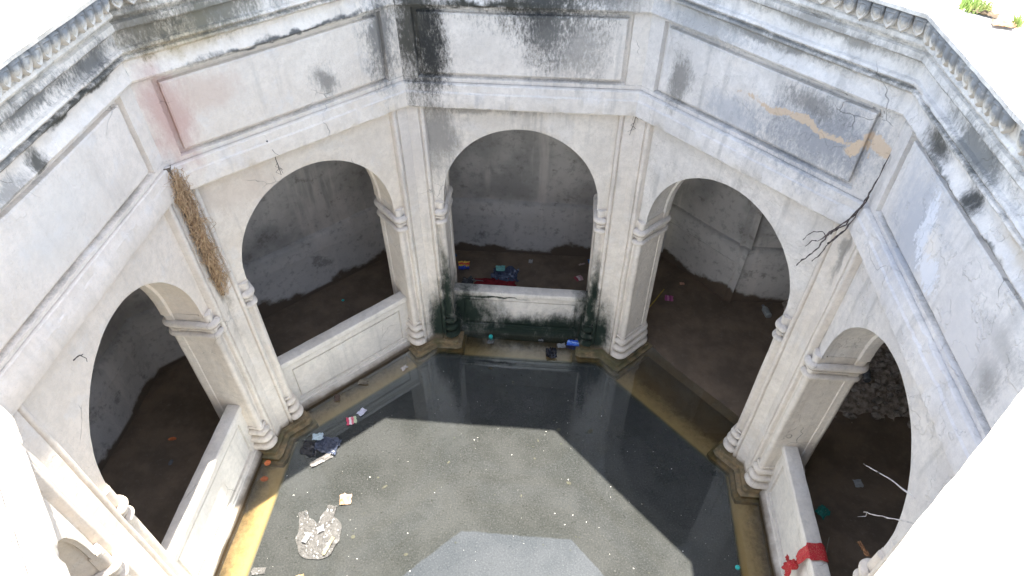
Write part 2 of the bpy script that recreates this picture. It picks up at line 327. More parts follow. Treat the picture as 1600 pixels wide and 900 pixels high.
# ---------------------------------------------------------------- arcade walls
CORN = [(3.20, 5.335), (3.155, 5.35), (3.145, 5.37), (3.155, 5.40), (3.172, 5.44), (3.178, 5.49), (3.168, 5.53), (3.14, 5.548), (3.128, 5.562), (3.13, 5.58), (3.152, 5.588), (3.152, 5.602), (3.125, 5.61), (3.115, 5.625), (3.122, 5.645), (3.15, 5.655),
        (3.155, 5.67), (3.15, 5.79), (3.105, 5.80), (3.095, 5.815), (3.10, 5.86), (3.125, 5.875), (3.12, 5.90), (3.06, 5.92), (3.05, 5.94), (3.06, 5.965), (3.075, 5.975), (3.035, 6.135), (2.985, 6.14)]
STR = [(3.2, 4.50), (3.215, 4.498), (3.215, 4.49), (3.17, 4.485), (3.16, 4.478), (3.15, 4.40), (3.136, 4.385), (3.13, 4.30), (3.13, 4.22), (3.14, 4.203), (3.30, 4.20)]
COP = [(2.985, 6.135), (2.965, 6.145), (2.962, 6.175), (2.975, 6.188), (3.09, 6.192), (3.11, 6.186), (3.118, 6.16), (3.128, 6.145), (3.155, 6.142)]
# one petal, hanging
def petal():
    bm = bmesh.new(); O = [(-.5, 0), (-.52, -.30), (-.50, -.55), (-.36, -.76), (-.20, -.88), (0, -1.0), (.20, -.88), (.36, -.76), (.50, -.55), (.52, -.30), (.5, 0), (0, .02)]
    Wd, H = .098, .165; rings = []
    for sc, y in ((1, .012), (.96, -.016), (.72, -.032), (.52, -.022), (.30, -.034)):
        rings.append([bm.verts.new((p[0]*Wd*sc, y, (-.42+(p[1]+.42)*sc)*H)) for p in O])
    for a, b in zip(rings, rings[1:]):
        for i in range(12): bm.faces.new((a[i], a[(i+1) % 12], b[(i+1) % 12], b[i]))
    bm.faces.new(rings[-1]); return mesh(bm, 'petal', 60)
PM = []
for i in range(4):
    pm = petal(); pm.materials.append(PETAL)
    for v in pm.vertices: v.co += noise.noise_vector(v.co*22+Vector((i*9, 0, 0)))*.007
    PM.append(pm)
AR, AZ, AH = 1.0, 2.79, 1.085
def spandrel(k):
    bm = bmesh.new(); X, Z0, Z1 = 1.16, 2.74, 4.215
    def outer(ph, X=X, Z1=Z1):
        c, s = math.cos(ph), math.sin(ph); t = min(X/abs(c) if abs(c) > 1e-6 else 9e9, (Z1-AZ)/s if s > 1e-6 else 9e9); return (t*c, AZ+t*s)
    def inner(ph, e=0):
        c, s = math.cos(ph), math.sin(ph); a, b = AR+e, AH+e; t = 1/math.sqrt((c/a)**2+(s/b)**2)
        if k == 90 and c > 0: return (t*c*(1-.03*max(0, s)), AZ+t*s)
        if k == -90: return (t*c*(1-.06*max(0, s))+.07*max(0, s), AZ+t*s*.985)
        return (t*c, AZ+t*s)
    ca = math.atan2(Z1-AZ, X); phs = sorted([math.pi*i/64 for i in range(65)]+[ca, math.pi-ca])
    y0, y1 = A+.085, A+.58
    rows = []
    for j in range(9):
        r = []
        for ph in phs:
            a, b = inner(ph), outer(ph); t = (j/8)**1.3; r.append((a[0]+(b[0]-a[0])*t, y0+(.006 if j == 0 else 0), a[1]+(b[1]-a[1])*t))
        rows.append(r)
    grid(bm, rows)
    for sx in (-1, 1): quad(bm, (sx*AR, y0, Z0), (sx*X, y0, Z0), (sx*X, y0, AZ), (sx*AR, y0, AZ), 3, 1)
    prof = [(.091, 0), (.10, .004), (.13, .004), (.145, .028), (.45, .028), (.465, .004), (.56, .004), (.58, .01)]
    rows = [[(inner(ph, e)[0], A+d, inner(ph, e)[1]) for ph in phs] for d, e in prof]; grid(bm, rows)
    for sx in (-1, 1): grid(bm, [[(sx*(AR+e), A+d, z) for d, e in prof] for z in (Z0, AZ)])
    rows = []
    for t in (0, 1): rows.append([((inner(ph, .01)[0]*(1-t)+outer(ph, 1.56)[0]*t), y1, inner(ph, .01)[1]*(1-t)+outer(ph, 1.56)[1]*t) for ph in phs])
    grid(bm, rows); warp(bm, k, .009, 1.5, .003); return bm
def frieze(k):
    bm = bmesh.new(); y = A; z0, z1 = 4.495, 5.34; X = A*T
    def rect(x, a, b, d): return [(-x, y+d, a), (x, y+d, a), (x, y+d, b), (-x, y+d, b)]
    def ring(p, q, n=24, m=3):
        for i in range(4): quad(bm, p[i], p[(i+1) % 4], q[(i+1) % 4], q[i], n, m)
    r0 = rect(X, z0, z1, 0); r1 = rect(1.155, 4.538, 5.312, 0); r2 = rect(1.152, 4.541, 5.309, .02); r3 = rect(1.145, 4.548, 5.302, .055); r4 = rect(1.105, 4.584, 5.266, .055)
    ring(r0, r1); ring(r1, r2, 24, 1); ring(r2, r3, 24, 1); ring(r3, r4, 24, 1)
    r5 = rect(1.10, 4.589, 5.261, .012); r6 = rect(1.085, 4.604, 5.246, .004); b2 = bmesh.new()
    def ring2(p, q, n=24, m=1):
        for i in range(4): quad(b2, p[i], p[(i+1) % 4], q[(i+1) % 4], q[i], n, m)
    ring2(r4, r5); ring2(r5, r6); quad(b2, *r6, 24, 24); warp(bm, k, .007, 1.5, .003); warp(b2, k, .007, 1.5, .0035); return bm, b2
WL = {0: 'central far arcade wall with black mould streaks, above the mossy parapet', -45: 'arcade wall with pinkish peeled plaster, left of the mouldy central wall', -90: 'pale arcade wall at far left carrying the tall left arch and mostly clean frieze panel',
      45: 'arcade wall with a tan peeling streak across its grey frieze panel, over the open arch', 90: 'arcade wall at right with blue grey and white flaking panel over the arch with the red scarf',
      -135: 'sunlit arcade wall in the lower left corner with a small arch seen edge on', 135: 'arcade wall under the bright white coping at lower right', 180: 'arcade wall on the near side below the viewer'}
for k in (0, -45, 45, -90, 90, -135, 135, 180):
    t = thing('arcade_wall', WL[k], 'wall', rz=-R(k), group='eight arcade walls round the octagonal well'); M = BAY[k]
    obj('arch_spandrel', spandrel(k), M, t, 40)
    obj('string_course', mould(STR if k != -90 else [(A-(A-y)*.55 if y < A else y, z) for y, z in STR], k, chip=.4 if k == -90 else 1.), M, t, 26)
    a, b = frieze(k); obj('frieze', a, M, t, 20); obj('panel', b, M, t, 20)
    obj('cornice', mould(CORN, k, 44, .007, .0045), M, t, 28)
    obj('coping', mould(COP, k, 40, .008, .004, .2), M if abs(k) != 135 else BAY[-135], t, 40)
    n = 23; rg = random.Random(k)
    for i in range(n):
        if rg.random() < .04 and k in (45, 90): continue
        p = obj('petal', PM[rg.randrange(4)], None, t); p.location = ((i-(n-1)/2)*.1085+rg.uniform(-.004, .004), 3.012, 6.132+rg.uniform(-.003, .003)); p.rotation_euler = (R(13+rg.uniform(-4, 4)), 0, R(rg.uniform(-5, 5)))
        s = rg.uniform(.93, 1.06); p.scale = (1, s, s)

# ---------------------------------------------------------------- pillars
def half(u, d, side):   # reveal coordinates -> pillar coordinates; side +1 = bay to the right
    b = R(22.5); s = -u; a = A+d; x = s*math.cos(b)+a*math.sin(b); y = -s*math.sin(b)+a*math.cos(b); return (x*side, y)
def plan(pts): return [half(u, d, 1) for u, d in pts]
def prism(bm, out, z0, z1, nz=10, cap=True):
    zs = [z0+(z1-z0)*i/nz for i in range(nz+1)]; grid(bm, [[(p[0], p[1], z) for p in out+[out[0]]] for z in zs])
    if cap: bm.faces.new([bm.verts.new((p[0], p[1], z1)) for p in out])
def both(pts):          # concave front corner first, mirrored to a closed outline
    r = plan(pts); l = [(-x, y) for x, y in reversed(r)]; return r+l
def path_off(path, o):  # offset an open 2D path (u, d) outwards (towards the opening)
    out = []
    for i, p in enumerate(path):
        a = Vector(path[max(i-1, 0)]); b = Vector(path[min(i+1, len(path)-1)]); t = (b-a).normalized(); out.append((p[0]-t.y*o, p[1]+t.x*o))
    return out
RP = [(1.132, .045), (1.126, .040), (1.114, .036), (1.095, .034)]+arc(1.066, .090, .05, 262, 180, 6)+[(1.016, .2), (1.016, .33), (1.016, .45)]+arc(1.066, .53, .05, 180, 98, 6)+[(1.095, .58), (1.114, .578), (1.132, .57)]
RS = [.12, .62, .9, 1]+[1]*17+[1, .8, .1]
def roll(side, z, r, o, squash=1.):
    bm = bmesh.new(); rows = []
    for i in range(9):
        a = R(-100+200*i/8); q = [path_off(RP, o*f+r*f*math.cos(a)) for f in (0, 1)]; rows.append([])
        for j, f in enumerate(RS[:len(RP)]):
            u = q[0][j][0]*(1-f)+q[1][j][0]*f; d = q[0][j][1]*(1-f)+q[1][j][1]*f; rows[-1].append((*half(u, d, side), z+r*squash*f*math.sin(a)))
    grid(bm, rows); 
    for e in (0, -1):
        try: bm.faces.new([bm.verts.new(r_[e]) for r_ in rows])
        except Exception: pass
    return bm
shaftplan = [(1.30, .06), (1.15, .05), (1.112, .06)]+arc(1.055, .085, .047, 300, 160, 8)+[(1.014, .138), (1.014, .155), (1.025, .162), (1.025, .31), (1.025, .455), (1.014, .462), (1.014, .478)]+arc(1.055, .535, .047, 200, 90, 8)+[(1.12, .60), (A*T+.6*T, .60)]
PL = {-22.5: 'pillar with dark moss on its right face, left of the central mossy parapet', 22.5: 'pillar with dark moss on its left face, right of the central mossy parapet', -67.5: 'clean pale pillar below the brown root mat on the left, between two parapets',
      67.5: 'pale pillar on the right below the black dry roots, beside the parapet with the red scarf', -112.5: 'sunlit cream pillar at the lower left edge of the well', 112.5: 'pillar at the lower right, half hidden by the bright coping', -157.5: 'near left pillar below the viewer', 157.5: 'near right pillar below the viewer'}
for k, lb in PL.items():
    t = thing('pillar', lb, 'pillar', rz=-R(k), group='pillars between the arches'); M = PIL.get(k, PIL[0])
    bm = bmesh.new(); prism(bm, both(shaftplan), -.1, 2.76, 14); warp(bm, k, .006, 1.7, .002); obj('shaft', bm, M, t, 30)
    sp = [(A*T, 0), (1.205, 0), (1.198, .004), (1.194, .022), (1.188, .022)]+arc(1.158, .026, .028, 330, 190, 7)+[(1.128, .085), (1.16, .1)]
    out = both(sp); bm = bmesh.new(); prism(bm, out, -.05, 4.225, 30, False); warp(bm, k, .006, 1.7, .003); obj('pilaster', bm, M, t, 30)
    dz = -.12 if k in (-112.5, 112.5) else 0
    for side in (-1, 1):
        for z, r, o_ in ((2.61+dz, .048, .004), (2.44+dz, .040, .0), (2.53+dz, .016, .004), (.585, .018, .0), (.49, .050, .0), (.345, .057, .012), (.195, .062, .026)):
            bm = roll(side, z, r, o_, .95); warp(bm, k, .006, 1.7, .003); obj('capital_roll' if z > 1 else 'base_roll', bm, M, t, 40)
    pp = lambda e, f: both([(A*T-e*T, -e), (.99-f*.4, -e), (.96-f, -e+.03), (.96-f, .66+f), (A*T+.7*T, .66+f)])
    bm = bmesh.new(); prism(bm, pp(.05, .0), -.12, .085, 2); warp(bm, k, .008, 2.5, .004); obj('plinth', bm, PLINTH, t, 25)
    bm = bmesh.new(); prism(bm, pp(.115, .055), -.12, -.005+.018, 2); warp(bm, k, .006, 2.5, .004); obj('plinth_step', bm, PLINTH, t, 25)
    bm = bmesh.new(); prism(bm, pp(.165, .10), -.3, -.05, 2); warp(bm, k, .004, 2.5, .002); obj('plinth_step', bm, PLINTH, t, 25)

# ---------------------------------------------------------------- parapets
PLB = {0: 'low parapet slab with dark green moss around a pale patch, in the central arch', -45: 'pale low parapet slab in the arch left of the mossy one', -90: 'low parapet slab half in sunlight, in the far left arch', 90: 'low parapet slab with a red scarf tied round it, right arch'}
for k, lb in PLB.items():
    t = thing('parapet', lb, 'parapet', rz=-R(k), group='parapet slabs between the pillars'); M = PAR[0 if k == 0 else 1]
    bm = bmesh.new(); y0 = A+(.31 if k == 0 else .22); zk = .83 if k == 0 else .97
    def rc(x, a, b, d): return [(-x, y0+d, a), (x, y0+d, a), (x, y0+d, b), (-x, y0+d, b)]
    rs = [rc(1.03, .10, 1.0, 0), rc(.885, .21, .875, 0), rc(.880, .215, .87, .03), rc(.855, .24, .845, .032), rc(.845, .25, .835, .012)]
    for p, q in zip(rs, rs[1:]):
        for i in range(4): quad(bm, p[i], p[(i+1) % 4], q[(i+1) % 4], q[i], 20, 1)
    quad(bm, *rs[-1], 20, 8)
    quad(bm, (-1.03, y0+.13, .10), (1.03, y0+.13, .10), (1.03, y0+.13, 1.), (-1.03, y0+.13, 1.), 20, 6); quad(bm, (-1.03, y0, .10), (1.03, y0, .10), (1.03, y0+.13, .10), (-1.03, y0+.13, .10), 20, 1)
    [setattr(v.co, 'z', v.co.z*zk) for v in bm.verts]; warp(bm, k, .006, 1.7, .002); obj('slab', bm, M, t, 20)
    bm = bmesh.new(); pf = [(y0+.02, .955), (y0-.012, .962), (y0-.016, .985), (y0-.004, .995), (y0-.004, 1.0), (y0-.028, 1.01), (y0-.032, 1.07), (y0-.02, 1.092), (y0+.01, 1.10), (y0+.12, 1.10), (y0+.145, 1.09), (y0+.15, 1.0), (y0+.13, .99)]
    grid(bm, [[(-1.03+2.06*i/24, y, z) for i in range(25)] for y, z in [(y_, z_*zk) for y_, z_ in pf]]); warp(bm, k, .006, 1.7, .004); obj('cap', bm, M, t, 35)
    bm = bmesh.new(); pf = [(y0+.01, .15), (y0-.012, .145), (y0-.02, .125), (y0-.012, .105), (y0-.03, .09), (y0-.06, .07), (y0-.07, .03), (y0-.06, -.02), (y0-.06, -.14)]
    grid(bm, [[(-1.03+2.06*i/24, y, z) for i in range(25)] for y, z in pf]); warp(bm, k, .008, 2, .005); obj('foot_moulding', bm, M, t, 35)

# ---------------------------------------------------------------- gallery outer wall
GL = {0: 'stained grey back wall seen through the central arch', -45: 'grey back wall seen through the arch left of centre', -90: 'grey back wall seen through the far left arch', 45: 'short grey back wall with a corner, seen through the open arch right of centre', 90: 'dark back wall behind the rubble heap in the right arch',
      -135: 'back wall behind the lower left arch', 135: 'back wall behind the lower right arch', 180: 'back wall on the near side below the viewer'}
def gwall(k, y, x0, x1, t, ends=0):
    n = max(4, int((x1-x0)*7)); prof = dense([(y-.075, -.2), (y-.07, .3), (y-.062, .80), (y-.066, .82), (y-.060, .825), (y-.055, 1.06), (y-.03, 1.10), (y, 1.115)], .12); p2 = dense([(y-.02, 1.10), (y+.035, 1.125), (y+.05, 4.2)], .2)
    bm = bmesh.new(); grid(bm, [[(x0+(x1-x0)*i/n, yy, z) for i in range(n+1)] for yy, z in prof]); warp(bm, k, .03, .9, .008); obj('lower_course', bm, GAL, t, 40)
    bm = bmesh.new(); grid(bm, [[(x0+(x1-x0)*i/n, yy, z) for i in range(n+1)] for yy, z in p2]); warp(bm, k, .03, .9, .007); obj('upper_wall', bm, GAL, t, 40)
for k, lb in GL.items():
    t = thing('gallery_wall', lb, 'wall', rz=-R(k), group='outer walls of the flooded gallery'); y = 5.5
    if k == 45: gwall(k, 5.72, -2.6, -.70, t)
    elif k == 90: gwall(k, 6.9, -4.7, 3, t)
    else: gwall(k, y, -2.4 if k != 135 else -2.9, 2.4, t)
t = thing('gallery_wall', 'grey wall face turning away at the corner behind the open arch, with a lighter plaster rib', 'wall', rz=0); gwall(0, 4.62, 3.40, 7.2, t)

# ---------------------------------------------------------------- rubble in the right gallery
bm = bmesh.new(); rows = []
for j in range(60):
    r = []
    for i in range(70):
        x = 3.75+3.1*i/69; y = 1.75+2.8*j/59; e = min(1, max(0, (y-1.95)/.8))*min(1, max(0, (x-4.25)/.5))
        P = Vector((x, y, 0)); z = -.12+e*(.26+.16*max(0, y-2.3))+e*.10*noise.noise(P*3)+.05*noise.noise(P*11)*min(1, e*4)+.02*noise.noise(P*30)
        r.append((x+.02*noise.noise(P*9), y, z))
    rows.append(r)
grid(bm, rows); rub = obj('rubble_heap', bm, simple('rubble_dirt', (.42, .35, .29), .9, (.17, .14, .11), 14, .8), None, 25); rub['kind'] = 'stuff'; tag(rub, 'dark heap of earth and rubble on the floor of the right gallery', 'rubble')
bm = bmesh.new()
for i in range(150):
    x, y = random.uniform(4.35, 6.0), random.uniform(1.98, 3.4); s = random.uniform(.015, .07)
    e = min(1, max(0, (y-1.95)/.8))*min(1, max(0, (x-4.25)/.5)); z = -.1+e*(.27+.16*max(0, y-2.3))
    b2 = bmesh.new(); bmesh.ops.create_icosphere(b2, subdivisions=1, radius=s)
    for v in b2.verts: v.co = Vector((v.co.x*1.2+x, v.co.y+y, v.co.z*.6+z))+noise.noise_vector(v.co*30+Vector((i, 0, 0)))*s*.4
    mt = bpy.data.meshes.new('t'); b2.to_mesh(mt); b2.free(); bm.from_mesh(mt); bpy.data.meshes.remove(mt)
o = obj('broken_stones', bm, simple('broken_stone', (.42, .37, .32), .9, (.16, .14, .12), 10, .5), None, 20, False); o['kind'] = 'stuff'; tag(o, 'loose small stones scattered over the rubble heap in the right gallery', 'stones')

# ---------------------------------------------------------------- roots and twigs
def wob(a, b, n, amp, seed):
    a, b = Vector(a), Vector(b); rg = random.Random(seed); ph = Vector((rg.uniform(0, 99), rg.uniform(0, 99), rg.uniform(0, 99)))
    return [a.lerp(b, i/n)+noise.noise_vector(a.lerp(b, i/n)*7+ph)*amp*math.sin(math.pi*min(1, (i+.6)/n)) for i in range(n+1)]
def cpos(k, a, z, x=0):   # point at a pillar corner plane
    th = R(k); r_ = a/math.cos(R(22.5)); c, s = math.cos(th), math.sin(th); return Vector((x*c+r_*s, -x*s+r_*c, z))
t = thing('root_mat', 'mat of dry brown fibrous roots hanging down the left corner above a pillar', 'roots', loc=cpos(-67.5, A, 4.5))
bm = bmesh.new(); O = cpos(-67.5, A, 4.5)
for i in range(560):
    z0 = 4.50-1.35*random.random()**1.1; wdt = .068*(1-.5*(4.5-z0)/1.6)*(.7+.6*noise.noise(Vector((z0*3, 5, 1)))+.3); L = random.uniform(.12, .5)
    xa = random.gauss(0, wdt*.55); z1 = max(2.82, z0-L); xb = xa*.7+random.gauss(0, .035)
    tube(bm, [p-O for p in wob(cpos(-67.5, A-.07-random.uniform(0, .07), z0, xa), cpos(-67.5, A-.03-random.uniform(0, .06), z1, xb), 14, .09 if i % 4 else .22, i)], random.uniform(.0018, .0042), .0012, 3)
obj('root_fibre', bm, simple('dry_root', (.62, .45, .27), .85, (.34, .22, .13), 30), t, 60, False)
bm = bmesh.new(); rows = []
for j in range(26):
    z = 4.50-1.70*j/25; ww = .045*(1-.4*j/25)*(1+.9*noise.noise(Vector((j*.6, 3, 0)))); rows.append([tuple(cpos(-67.5, A-.005-.03*(1-(2*i/6-1)**2)-.014*random.random(), z, ww*(2*i/6-1)+.012*noise.noise(Vector((j*.5, i, 0))))-O) for i in range(7)])
grid(bm, rows); obj('root_core', bm, simple('root_core', (.20, .16, .12), .95, (.08, .065, .05), 40, .8), t, 60)

t = thing('dry_root', 'black dry branching roots reaching out of the right corner above the open arch', 'roots', loc=(0, 0, 0)); bm = bmesh.new()
def P45(s, z, a): return W2((s, a, z), 45)
ch = [(1.335, 5.0, 3.17), (1.33, 4.75, 3.16), (1.325, 4.55, 3.14), (1.30, 4.38, 3.10), (1.22, 4.22, 3.06), (1.17, 4.10, 3.04)]
def seq(l, r0, r1, n=5, sd=0):
    pts = []
    for a, b in zip(l, l[1:]):
        A_, B_ = P45(*a), P45(*b)
        for i in range(n): pts.append(A_.lerp(B_, i/n)+noise.noise_vector(A_.lerp(B_, i/n)*20+Vector((sd, 0, 0)))*.016)
    pts.append(P45(*l[-1])); tube(bm, pts, r0*.72, r1*.72, 5, .45)
seq(ch, .006, .014); seq([(1.32, 4.52, 3.13), (1.27, 4.28, 3.07), (1.20, 4.14, 3.04)], .007, .010, sd=1); seq([(1.335, 4.6, 3.14), (1.31, 4.33, 3.08), (1.27, 4.17, 3.06), (1.21, 4.03, 3.05)], .008, .012, sd=2)
seq([ch[-1], (1.12, 4.12, 3.04), (1.05, 4.08, 3.04), (.98, 3.92, 3.06)], .007, .005, sd=3); seq([ch[-1], (1.13, 4.02, 3.03), (1.07, 3.98, 3.03), (1.03, 3.88, 3.04)], .009, .005, sd=4)
seq([ch[-1], (1.15, 3.95, 3.03), (1.09, 3.80, 3.03), (1.02, 3.62, 3.05)], .012, .009, sd=5); seq([(1.21, 4.03, 3.05), (1.19, 3.9, 3.04), (1.14, 3.76, 3.05)], .008, .006, sd=6)
obj('root', bm, simple('black_root', (.13, .105, .095), .9, (.03, .025, .022), 40), t, 60, False)
def twig(lb, k, pts, r0=.004, r1=.002, col=(.10, .085, .075), name='twig', cat='twig', branch=0):
    bm = bmesh.new(); P = [W2((s, a, z), k) for s, z, a in pts]; O = P[0]; full = []
    for a, b in zip(P, P[1:]): full += [a.lerp(b, i/5)+noise.noise_vector(a.lerp(b, i/5)*25)*.008 for i in range(5)]
    full.append(P[-1]); tube(bm, [p-O for p in full], r0, r1, 4, .3)
    for j in range(branch):
        q = full[random.randrange(2, len(full))]; tube(bm, [q-O, q-O+Vector((random.uniform(-.04, .04), random.uniform(-.02, .02), -.04)), q-O+Vector((random.uniform(-.07, .07), 0, -.08))], r1, r1*.6, 3)
    o = obj(name, bm, simple(name+'_bark', col, .85), None, 60, False); o.location = O; return tag(o, lb, cat)
twig('small dark twig hanging across the string course above the arch left of centre', -45, [(-.36, 4.42, 3.15), (-.33, 4.24, 3.135), (-.32, 4.1, 3.15), (-.30, 3.95, 3.2)], .007, .003, branch=5)
twig('thin dark dry root in the plaster at the corner right of the central arch', 0, [(1.325, 4.42, 3.15), (1.31, 4.25, 3.15), (1.30, 4.1, 3.17), (1.27, 3.93, 3.19)], .008, .003, branch=4)
twig('tiny dark twig stuck in the plaster above the far left arch', -90, [(-.60, 3.98, 3.24), (-.55, 3.975, 3.22), (-.50, 3.94, 3.23)], .006, .004, branch=1)
twig('upper curved bare white twig reaching over the water in the right arch', 90, [(1.12, 3.79, 3.08), (.94, 3.68, 3.05), (.75, 3.5, 3.05), (.53, 3.25, 3.1)], .0055, .004, (.62, .58, .54), 'bare_twig')
twig('lower straight bare white twig in the right arch', 90, [(1.25, 3.68, 3.08), (1.03, 3.34, 3.06), (.83, 3.02, 3.1)], .0055, .004, (.62, .58, .54), 'bare_twig', branch=1)

# ---------------------------------------------------------------- litter
def cr(w_, h_, amp, seed, n=12, lift=.01, edge=.18, fold=0):
    bm = bmesh.new(); rows = []; ph = Vector((seed*3.7, seed*1.3, 0)); f = 2.2/max(w_, h_)
    for j in range(n+1):
        r = []
        for i in range(n+1):
            u, v = i/n*2-1, j/n*2-1; P = Vector((u, v, 0))*1.3+ph; e = 1+edge*noise.noise(Vector((math.atan2(v, u)*1.2, seed, 4)))*max(abs(u), abs(v))
            d = noise.noise_vector(P*1.6); z = abs(noise.noise(P*1.7))*amp+abs(noise.noise(P*4))*amp*.4
            r.append((u*w_/2*e+d.x*w_*.1, v*h_/2*e+d.y*h_*.1, lift+z))
        rows.append(r)
    grid(bm, rows); return bm
def lit(name, lb, cat, pos, bm, mat, rz=0, sharp=25, group=None):
    o = obj(name, bm, mat, None, sharp); o.location = (pos[0], pos[1], (pos[2] if len(pos) > 2 else .002)+(.022 if math.hypot(pos[0], pos[1]) > 3.9 else 0)); o.rotation_euler = (0, 0, R(rz)); return tag(o, lb, cat, group)
def plasticm(name, c, rough=.25, trans=0., alpha=1.):
    return simple(name, c, rough, tuple(x*.75 for x in c), 25, .4, .5, 0, trans, alpha)
bagm = plasticm('clear_plastic', (.15, .147, .142), .25, 0, .72); whitem = plasticm('white_plastic', (.17, .173, .178)); blackm = plasticm('black_plastic', (.02, .022, .03)); navym = plasticm('navy_plastic', (.07, .085, .13))
# large floating bag
t = thing('plastic_bag', 'large crumpled clear grey plastic bag floating in the sunlit water', 'plastic bag', (-2.25, -.10, .004), R(12))
bm = bmesh.new(); n = 44; rows = []
for j in range(n+1):
    r = []
    for i in range(n+1):
        u, v = i/n*2-1, j/n*2-1; th = math.atan2(v, u); rad = max(abs(u), abs(v)); k_ = rad/(math.hypot(u, v) or 1)
        e = 1+.16*noise.noise(Vector((math.cos(th)*2, math.sin(th)*2, 3)))-(.42 if 0 else 0)
        # notch at the top between the two handles
        nt_ = max(0, 1-abs(th-R(100))/.42)*.55; e *= 1-nt_; P = Vector((u, v, 2.2))
        z = .012+.05*(1-rad**3)*(.4+abs(noise.noise(P*1.8)))+.035*abs(noise.noise(P*4.5))+.012*abs(noise.noise(P*11))
        r.append((u*k_*.275*e, v*k_*.31*e, z))
    rows.append(r)
grid(bm, rows); obj('bag_body', bm, bagm, t, 18)
for (x, y, w_, h_, s, ra) in ((.03, .05, .09, .08, 1, 20), (-.13, -.04, .07, .13, 2, -30), (.14, -.17, .045, .24, 3, -28)):
    o = obj('white_scrap', cr(w_, h_, .012, s, 8, .062 if s != 3 else .05), whitem if s != 3 else simple('cream_paper', (.28, .24, .16), .6), t, 20); o.location = (x, y, 0); o.rotation_euler = (0, 0, R(ra))
for (x, y, ra) in ((-.20, .22, 10), (.13, .27, -15)):
    o = obj('handle', cr(.13, .22, .05, 7+x, 12, .012), bagm, t, 18); o.location = (x, y, 0); o.rotation_euler = (0, 0, R(ra))
# dark bag cluster at the basin corner
t = thing('navy_bag', 'crumpled navy plastic bag floating at the left corner of the basin', 'plastic bag', (-2.50, 1.17, .003), R(-10)); obj('bag_body', cr(.34, .24, .07, 11, 20, .01), navym, t, 18)
o = obj('bag_tail', cr(.26, .22, .03, 12, 14, .004), blackm, t, 18); o.location = (-.22, -.1, 0)
lit('paper_cup', 'pale blue crumpled cup lying on the navy bag', 'cup', (-2.66, 1.27, .05), cr(.15, .11, .05, 13, 10, .01), plasticm('pale_blue', (.50, .62, .68)), 15)
lit('plastic_strip', 'long whitish wet plastic scrap floating just below the navy bag', 'litter', (-2.53, .94), cr(.30, .09, .04, 14, 14, .01), plasticm('dirty_white', (.24, .23, .22)), 38)
def pk(lb, pos, w_, h_, mat, rz=0, seed=1, name='packet', cat='packet', amp=.03): return lit(name, lb, cat, pos, cr(w_, h_, amp, seed, 9), mat, rz)
pk('red and white snack packet floating in the shaded water by the left ledge', (-2.28, 1.60), .14, .13, bands('red_white_packet', [(.6, .05, .12), (.8, .75, .75), (.65, .15, .22), (.5, .6, .4)], 0, .14), 20, 21)
pk('white crumpled wrapper touching the red and white snack packet', (-2.17, 1.76), .13, .09, plasticm('lilac_white', (.66, .66, .78)), 60, 22, 'wrapper', 'wrapper')
pk('orange brown floating paper scrap between the big bag and the navy bag', (-2.04, .40), .15, .15, simple('peach_paper', (.34, .20, .11), .6, (.30, .24, .18), 14), 10, 23, 'paper_scrap', 'paper', .05)
pk('crumpled grey wrapper at the bottom edge below the big bag', (-2.84, -.60), .16, .08, bagm, 10, 24, 'wrapper', 'wrapper')
pk('small tan scrap floating below the big bag', (-2.32, -.62), .09, .04, simple('tan_scrap', (.5, .35, .2), .6), 20, 25, 'paper_scrap', 'paper')
def disc(lb, pos, r, mat, name, cat, sq=1., h=.012, rz=0):
    b = bmesh.new(); bmesh.ops.create_icosphere(b, subdivisions=2, radius=r)
    for v in b.verts: v.co = Vector((v.co.x, v.co.y*sq, v.co.z*h/r))+noise.noise_vector(v.co*20)*r*.08
    return lit(name, lb, cat, (pos[0], pos[1], pos[2] if len(pos) > 2 else .005), b, mat, rz)
orm = simple('orange_petal', (.75, .22, .08), .6); mar = simple('brown_petal', (.40, .12, .05), .6); teal = simple('teal_plastic', (.05, .55, .50), .35)
disc('round orange flower head on the left ledge nearest the pillar', (-3.25, .84), .045, orm, 'flower', 'flower'); disc('brownish orange wilted flower on the left ledge below the orange one', (-3.21, .60), .055, mar, 'flower', 'flower', .7)
disc('red orange flower floating in the dark water of the far left gallery', (-4.71, 1.08), .06, orm, 'flower', 'flower', .45, .015, 10); disc('small white blossom floating in the far left gallery', (-4.56, .72), .03, whitem, 'flower', 'flower', 1.6)
disc('teal ball on the ledge in front of the mossy parapet', (-.46, 3.36, .03), .035, teal, 'ball', 'ball', 1, .035); disc('small teal ball floating in the shade at the bottom right', (2.93, -.05, .01), .03, teal, 'ball', 'ball', 1, .03)
disc('tiny teal scrap beside the right end of the left centre parapet, in the gallery', (-2.35, 3.95, .01), .035, teal, 'teal_scrap', 'litter'); disc('tiny teal scrap in the middle of the left centre gallery', (-3.05, 3.95, .01), .025, teal, 'teal_scrap', 'litter')
pk('clear white scrap beside the teal ball on the central ledge', (-.45, 3.26), .11, .07, bagm, 0, 31, 'wrapper', 'wrapper')
pk('bright blue packet on the central ledge near the right mossy pillar', (.87, 3.33, .02), .19, .12, bands('blue_packet', [(.02, .10, .55), (.10, .25, .75), (.35, .5, .85), (.02, .1, .6)], 1, .12), -8, 32)
pk('grey crumpled wrapper beside the blue packet', (.68, 3.27, .01), .13, .09, plasticm('grey_foil', (.25, .25, .24), .3), 10, 34, 'wrapper', 'wrapper')
lit('black_bag', 'small black plastic bag at the edge of the central ledge', 'plastic bag', (.53, 3.10), cr(.17, .20, .09, 33, 14), blackm, 10)
pk('small white scrap beside the middle of the mossy parapet foot', (.35, 3.36), .08, .03, whitem, 0, 35, 'paper_scrap', 'paper')
